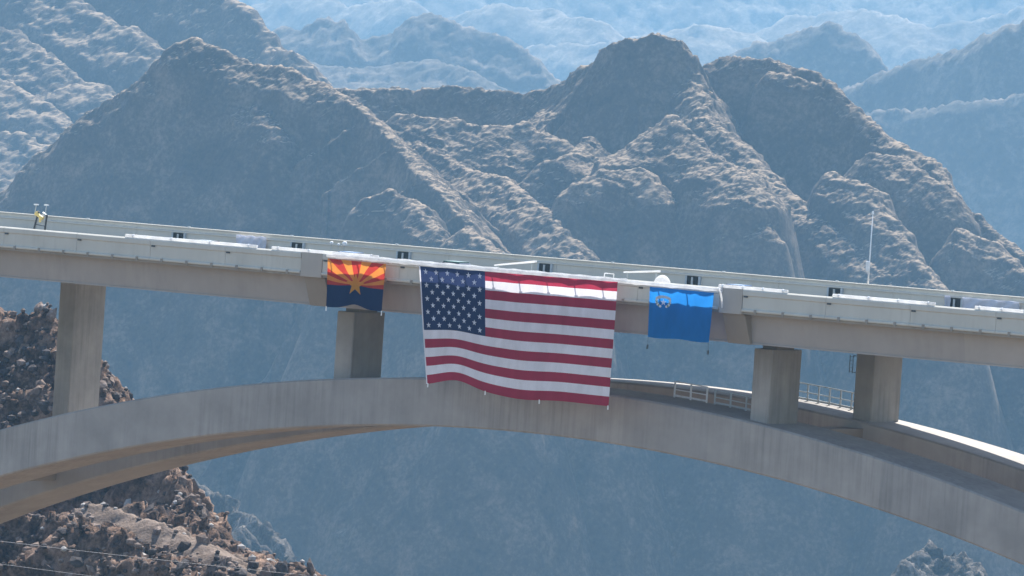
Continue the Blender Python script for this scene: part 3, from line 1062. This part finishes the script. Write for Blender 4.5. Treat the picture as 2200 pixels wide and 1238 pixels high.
S = flag_surface((903, 572), (1328, 606), (1308, 873), (918, 829), hem_us, 1.0, 0.4)
us_flag = empty('flag', S(0.5, 0.0), 'huge red and white striped flag with a starry blue corner, hanging mid bridge', 'flag', 'flags hung from the bridge parapet')
UC, VC = 0.332, 7 / 13
for k in range(13):
    patch(S, UC if k < 7 else 0.0, 1.0, k / 13, (k + 1) / 13, 40 if k < 7 else 60, 3, M['red_cloth'] if k % 2 == 0 else M['white_cloth'], 'stripe', us_flag)
canton = patch(S, 0.0, UC, 0.0, VC, 24, 20, M['navy_cloth'], 'canton', us_flag)
for r in range(9):
    nst = 6 if r % 2 == 0 else 5
    for c in range(nst):
        uu = UC * ((c + 0.5) / 6 if nst == 6 else (c + 1) / 6)
        vv = VC * (r + 0.75) / 9.5
        star_mesh(S, uu, vv, 0.0125, 0.0265, M['white_cloth'], 'star', canton, 0.035)
hemm = patch(S, -0.006, 0.0, 0.0, 1.0, 1, 24, M['white_cloth'], 'side_hem', us_flag)
weights(S, (0.003, 0.33, 0.62, 0.997), us_flag)


# flag with rays
def hem_az(u):
    return 0.34 * math.exp(-((u - 0.5) / 0.2) ** 2) - 0.05


S = flag_surface((704, 555), (830, 567), (820, 668), (702, 658), hem_az, 0.8, 2.0)
az = empty('flag', S(0.5, 0.0), 'flag with red and gold rays above dark blue and a copper star', 'flag', 'flags hung from the bridge parapet')
CV = 0.54
patch(S, 0.0, 1.0, CV, 1.0, 16, 8, M['az_blue'], 'lower_field', az)
bord = [(0.0, CV)]


def edge_pt(a):
    """where a ray from the middle at angle a (0 = left, pi = right) meets the border of the upper half"""
    dx, dv = -math.cos(a), math.sin(a)
    t = 1e9
    if abs(dx) > 1e-6:
        t = min(t, 0.5 / abs(dx))
    if dv > 1e-6:
        t = min(t, CV / (dv * 0.78))
    return (0.5 + dx * t, CV - dv * t * 0.78, t)


for k in range(13):
    a0, a1 = math.pi * k / 13, math.pi * (k + 1) / 13
    cuts = sorted({a0, a1} | {a0 + (a1 - a0) * j / 3 for j in range(4)} | {c for c in (math.atan2(CV / 0.78, 0.5), math.pi - math.atan2(CV / 0.78, 0.5)) if a0 < c < a1})
    mb = MB()
    nr = 8
    vs_ = []
    for a in cuts:
        ex, ev, _ = edge_pt(a)
        for j in range(nr + 1):
            f = j / nr
            vs_.append(S(0.5 + (ex - 0.5) * f, CV + (ev - CV) * f))
    fs_ = []
    for i in range(len(cuts) - 1):
        for j in range(nr):
            A = i * (nr + 1) + j
            fs_.append((A, A + 1, A + nr + 2, A + nr + 1) if j else (A, A + 1, A + nr + 2))
    mb.add(vs_, fs_, M['az_red'] if k % 2 == 0 else M['az_gold'])
    mb.build('ray', az, smooth=True)
star_mesh(S, 0.5, CV - 0.01, 0.17, 0.258, M['copper'], 'star', az, 0.04)
weights(S, (0.003, 0.997), az, 0.3)

# plain blue flag with a small emblem
S = flag_surface((1397, 616), (1534, 629), (1523, 736), (1392, 724), lambda u: -0.04 * math.sin(3 * math.pi * u), 0.6, 4.1)
nv = empty('flag', S(0.5, 0.0), 'plain bright blue flag with a small silver star emblem near its upper left corner', 'flag', 'flags hung from the bridge parapet')
patch(S, 0.0, 1.0, 0.0, 1.0, 30, 24, M['nv_blue'], 'field', nv)
mb = MB()
for s in (-1, 1):
    for k in range(7):
        a = -0.25 + k * 0.22
        cu_, cv_ = 0.225 + s * 0.105 * math.cos(a), 0.27 + 0.11 * math.sin(a)
        vs_ = [S(cu_ + 0.022 * math.cos(t), cv_ + 0.028 * math.sin(t), 0.035) for t in np.linspace(0, 2 * math.pi, 7)[:-1]]
        mb.add(vs_, [tuple(range(6))], M['nv_green'] if k % 2 else M['white_cloth'])
mb.build('sprig_wreath', nv)
mb = MB()
for j in range(6):
    t0, t1 = -1 + j / 3, -1 + (j + 1) / 3
    f = lambda t: 0.175 + 0.045 * t * t
    vs_ = [S(0.225 + 0.12 * t0, f(t0) - 0.028, 0.04), S(0.225 + 0.12 * t1, f(t1) - 0.028, 0.04), S(0.225 + 0.12 * t1, f(t1) + 0.028, 0.04), S(0.225 + 0.12 * t0, f(t0) + 0.028, 0.04)]
    mb.add(vs_, [(0, 1, 2, 3)], M['nv_gold'])
mb.build('scroll', nv)
star_mesh(S, 0.225, 0.285, 0.05, 0.075, M['white_cloth'], 'star', nv, 0.05)
for u in (0.003, 0.997):
    mb = MB()
    q = S(u, 1.0)
    mb.tube([(q[0], q[1], q[2]), (q[0], q[1], q[2] - 0.55)], 0.012, M['dsteel'], 5)
    mb.box(q[0] - 0.05, q[0] + 0.05, q[1] - 0.05, q[1] + 0.05, q[2] - 0.85, q[2] - 0.55, M['dsteel'])
    mb.build('hem_weight', nv)


# ------------------------------------------------------------------ things on the deck
def road_z(x, y):
    return -1.41 + GR * x


def car(name, px, y, mat, label, L=4.3, Hc=1.45, van=False):
    x = at_y(px, 480 + px * 0.082, y)[0]
    z = road_z(x, y)
    root = empty(name, (x, y, z), label, 'car' if not van else 'van', 'cars on the deck')
    mb = MB()
    if van:
        side = [(-L / 2, .35), (-L / 2, Hc - .1), (-L / 2 + .15, Hc), (L / 2 - 1.5, Hc), (L / 2 - .75, 1.15), (L / 2, .95), (L / 2, .35)]
    else:
        side = [(-L / 2, .35), (-L / 2, .85), (-L / 2 + .7, .95), (L / 2 - 1.1, .95), (L / 2, .78), (L / 2, .35)]
    ww = 0.86
    n = len(side)
    vs_ = [(x + a, y - ww, z + b) for a, b in side] + [(x + a, y + ww, z + b) for a, b in side]
    mb.add(vs_, [tuple(range(n)), tuple(range(n, 2 * n))[::-1]] + [(i, (i + 1) % n, n + (i + 1) % n, n + i) for i in range(n)], mat)
    mb.build('body', root, bevel=0.05)
    if not van:
        cab = [(-L / 2 + .55, .93), (-L / 2 + 1.0, Hc - .06), (L / 2 - 1.95, Hc - .06), (L / 2 - 1.15, .93)]
        mb = MB()
        vs_ = [(x + a, y - .78 + (0.1 if b > 1 else 0), z + b) for a, b in cab] + [(x + a, y + .78 - (0.1 if b > 1 else 0), z + b) for a, b in cab]
        mb.add(vs_, [(0, 1, 2, 3), (7, 6, 5, 4)] + [(i, (i + 1) % 4, 4 + (i + 1) % 4, 4 + i) for i in range(4)], M['glass'])
        mb.build('windows', root)
        mb = MB()
        mb.box(x - L / 2 + 1.0, x + L / 2 - 1.95, y - .70, y + .70, z + Hc - .06, z + Hc, mat)
        mb.build('roof', root, bevel=0.02)
    for a in (-L / 2 + .8, L / 2 - .85):
        for s in (-1, 1):
            mb = MB()
            mb.tube([(x + a, y + s * .72, z + .32), (x + a, y + s * .88, z + .32)], 0.32, M['rubber'], 14)
            w = mb.build('wheel', root)
    return root


car('parked_car', 455, 5.7, M['carblack'], 'black car half hidden by the near parapet, left of the crumpled white sheet')
car('parked_car', 765, 6.6, M['carblue'], 'blue car whose roof shows above the orange rayed flag')
car('parked_car', 992, 5.7, M['cargreen'], 'dark green car whose roof shows above the starry flag corner')
car('parked_car', 1600, 6.6, M['carblue'], 'blue car whose roof shows right of the plain blue flag')


# crumpled white sheet and the long pale sheet hung on the far parapet
def sheet(px0, px1, z0, z1, label, bumps, name='white_sheet'):
    xa, xb = at_y(px0, 480 + px0 * .082, 26.3)[0], at_y(px1, 480 + px1 * .082, 26.3)[0]
    mb = MB()
    nu, nz = 26, 8
    vs_ = []
    for j in range(nz + 1):
        for i in range(nu + 1):
            t = i / nu
            x = xa + (xb - xa) * t
            z = z1 + (z0 - z1) * j / nz + bumps * 0.10 * math.sin(t * 17 + j)
            y = 26.28 - 0.06 * math.sin(t * 21 + j * .7) - bumps * 0.25 * (j / nz) * abs(math.sin(t * 9))
            vs_.append((x, y, z + GR * x))
    fs_ = [(j * (nu + 1) + i, j * (nu + 1) + i + 1, (j + 1) * (nu + 1) + i + 1, (j + 1) * (nu + 1) + i) for j in range(nz) for i in range(nu)]
    mb.add(vs_, fs_, M['sheet'])
    o = mb.build(name, None, smooth=True)
    o.modifiers.new('thickness', 'SOLIDIFY').thickness = 0.02
    return tag(o, label, 'sheet', 'pale sheets hung on the far parapet')


sheet(508, 572, -1.15, -0.18, 'crumpled white sheet against the far parapet, near the left', 0.3)
sheet(2030, 2042, -1.2, -0.28, 'narrow white sheet strip just left of the last dark opening', 0.1)
sheet(2068, 2190, -1.2, -0.30, 'long pale lavender sheet on the far parapet at the right edge', 0.15)

# mast on the far parapet
mx, mz = 12.62, GR * 12.6
mast = empty('mast', (mx, 26.8, mz), 'tall thin white mast standing on the far parapet at the right', 'mast')
mb = MB()
mb.tube([(mx, 26.8, mz), (mx, 26.8, mz + 2.0), (mx, 26.8, mz + 5.2)], [0.06, 0.05, 0.035], M['white'], 10)
mb.build('pole', mast, smooth=True)
mb = MB()
mb.box(mx - .22, mx + .12, 26.62, 26.75, mz + 0.95, mz + 1.75, M['white'])
mb.build('equipment_box', mast, bevel=0.05)
mb = MB()
mb.tube([(mx, 26.8, mz + 5.2), (mx, 26.8, mz + 5.45)], [0.10, 0.07], M['white'], 10)
mb.build('lamp_head', mast)

# round white canopy behind the blue flag
c = at_y(1423, 604, 1.6)
cz = c[2]
can = empty('canopy', (c[0], 1.6, GR * c[0] - 1.4), 'round bright white canopy top behind the blue flag', 'canopy')
mb = MB()
bm_pts = []
for j in range(7):
    a = j / 6 * math.pi / 2
    for k in range(16):
        t = 2 * math.pi * k / 16
        bm_pts.append((c[0] + 0.66 * math.cos(a) * math.cos(t), 1.6 + 0.66 * math.cos(a) * math.sin(t), cz - 0.42 + 0.85 * math.sin(a)))
fs_ = [(j * 16 + k, j * 16 + (k + 1) % 16, (j + 1) * 16 + (k + 1) % 16, (j + 1) * 16 + k) for j in range(6) for k in range(16)]
mb.add(bm_pts, fs_, M['pvc'])
mb.build('dome', can, smooth=True)
mb = MB()
mb.tube([(c[0], 1.6, cz - .3), (c[0], 1.6, GR * c[0] - 1.42)], 0.04, M['steel'], 8)
mb.build('pole', can)

# three little white lamps in a row on the roadway side
for px, py, r, lab in ((712, 522, .12, 'leftmost of three small white lamps above the rayed flag'), (727, 525.5, .09, 'smallest middle one of three white lamps above the rayed flag'), (740, 524, .17, 'largest and rightmost of three white lamps above the rayed flag')):
    P = at_y(px, py, 24.5)
    root = empty('lamp', (P[0], 24.5, GR * P[0] - 1.42), lab, 'lamp', 'small white lamps on the deck')
    mb = MB()
    mb.tube([(P[0], 24.5, P[2] - 0.1), (P[0], 24.5, GR * P[0] - 1.42)], 0.025, M['steel'], 6)
    mb.build('stand', root)
    mb = MB()
    mb.tube([(P[0] - r, 24.5, P[2]), (P[0] - r * .4, 24.5, P[2]), (P[0] + r * .6, 24.5, P[2]), (P[0] + r * .8, 24.5, P[2])], [r * .5, r, r * 1.15, r * .6], M['white'], 12)
    mb.build('lamp_shade', root, smooth=True)

# dark trestle with a yellow arm and two thin masts at the left
def pt(px, py, y=5.2):
    return tuple(at_y(px, py, y))


base = pt(80, 505)
tr = empty('hoist', (base[0], 5.2, GR * base[0] - 1.42), 'dark trestle with a slanting yellow arm and two thin poles, far left of the deck', 'hoist')
for (a, b) in (((83, 454), (66, 520)), ((101, 462), (92, 524))):
    mb = MB()
    mb.tube([pt(*a), pt(*b)], 0.075, M['black'], 6)
    mb.build('leg', tr)
mb = MB()
mb.tube([pt(76, 482), pt(96, 486)], 0.04, M['dsteel'], 6)
mb.build('cross_bar', tr)
mb = MB()
mb.tube([pt(78, 458), pt(84, 464), pt(92, 470)], [0.20, 0.13, 0.16], M['yellow'], 8)
mb.tube([pt(86, 466), pt(86, 478)], 0.09, M['yellow'], 8)
mb.build('arm', tr)
mb = MB()
mb.tube([pt(92, 458), pt(99, 463)], 0.10, M['steel'], 8)
mb.build('motor', tr)
for (a, b) in (((78, 440), (74, 462)), ((100, 441), (97, 463))):
    mb = MB()
    mb.tube([pt(*a), pt(*b)], 0.035, M['steel'], 6)
    q = pt(*a)
    mb.box(q[0] - .17, q[0] + .17, q[1] - .1, q[1] + .1, q[2] - .04, q[2] + .05, M['white'])
    mb.build('thin_pole', tr)

# small white frames and rods on the footway above the striped flag
def frame(px0, py0, px1, py1, y, label):
    a, b = at_y(px0, py0, y), at_y(px1, py1, y)
    root = empty('sign_frame', (a[0], y, GR * a[0] - 1.42), label, 'frame')
    for x in (a[0], b[0]):
        mb = MB()
        mb.tube([(x, y, a[2]), (x, y, GR * x - 1.42)], 0.035, M['pvc'], 6)
        mb.build('upright', root)
    for z in (a[2], b[2]):
        mb = MB()
        mb.tube([(a[0], y, z), (b[0], y, z)], 0.035, M['pvc'], 6)
        mb.build('bar', root)


frame(1299, 587, 1318, 601, 2.0, 'small white square frame behind the right end of the striped flag')
for (a, b, lab) in (((1062, 570), (1152, 562), 'thin white rod propped on the deck above the striped flag'), ((1340, 585), (1418, 583), 'thin white rod pointing at the round white canopy')):
    A, B = at_y(*a, 2.4), at_y(*b, 2.4)
    root = empty('barrier_arm', (A[0], 2.4, GR * A[0] - 1.42), lab, 'rod')
    mb = MB()
    mb.tube([A, B], [0.05, 0.075], M['pvc'], 8)
    mb.build('rod', root)
    for q in (A + (B - A) * 0.1, A + (B - A) * .9):
        mb = MB()
        mb.tube([tuple(q), (q[0], 2.4, GR * q[0] - 1.42)], 0.03, M['steel'], 6)
        mb.build('stand', root)

# two power lines crossing low at the left, in front of the hillside
for (a, b, lab) in (((-300, 1128), (560, 1229), 'upper of two thin power lines crossing the bottom left corner'), ((-300, 1172), (420, 1268), 'lower of two thin power lines crossing the bottom left corner')):
    V = 520.0
    A, B = np.array(at_v(*a, V)), np.array(at_v(*b, V + 20))
    pts = []
    for t in np.linspace(-2.0, 2.2, 60):
        q = A + (B - A) * t
        pts.append(uv_world(q[0], q[1], q[2] + 0.35 * (t - 0.5) ** 2))
    mb = MB()
    mb.tube(pts, 0.013, M['cable'], 5)
    o = mb.build('power_line', None, smooth=True)
    tag(o, lab, 'cable', 'power lines at the lower left')

# ------------------------------------------------------------------ haze
hz = MB()
zt, zb = 330.0, FLOOR - 1.0
cs = [(-3050, -350), (3050, -350), (3050, 13050), (-3050, 13050)]
hz.add([uv_world(u, v, z) for z in (zb, zt) for u, v in cs], [(3, 2, 1, 0), (4, 5, 6, 7), (0, 1, 5, 4), (1, 2, 6, 5), (2, 3, 7, 6), (3, 0, 4, 7)], M['white'])
haze = hz.build('haze')
haze.data.materials.clear()
hm = bpy.data.materials.new('haze air')
hm.use_nodes = True
nt = hm.node_tree
nt.nodes.remove(nt.nodes['Principled BSDF'])
pv = nt.nodes.new('ShaderNodeVolumePrincipled')
pv.inputs['Color'].default_value = (*HAZE_COLOR, 1)
pv.inputs['Density'].default_value = HAZE_DENSITY
pv.inputs['Anisotropy'].default_value = HAZE_G
nt.links.new(pv.outputs[0], nt.nodes['Material Output'].inputs['Volume'])
haze.data.materials.append(hm)
haze['kind'] = 'stuff'
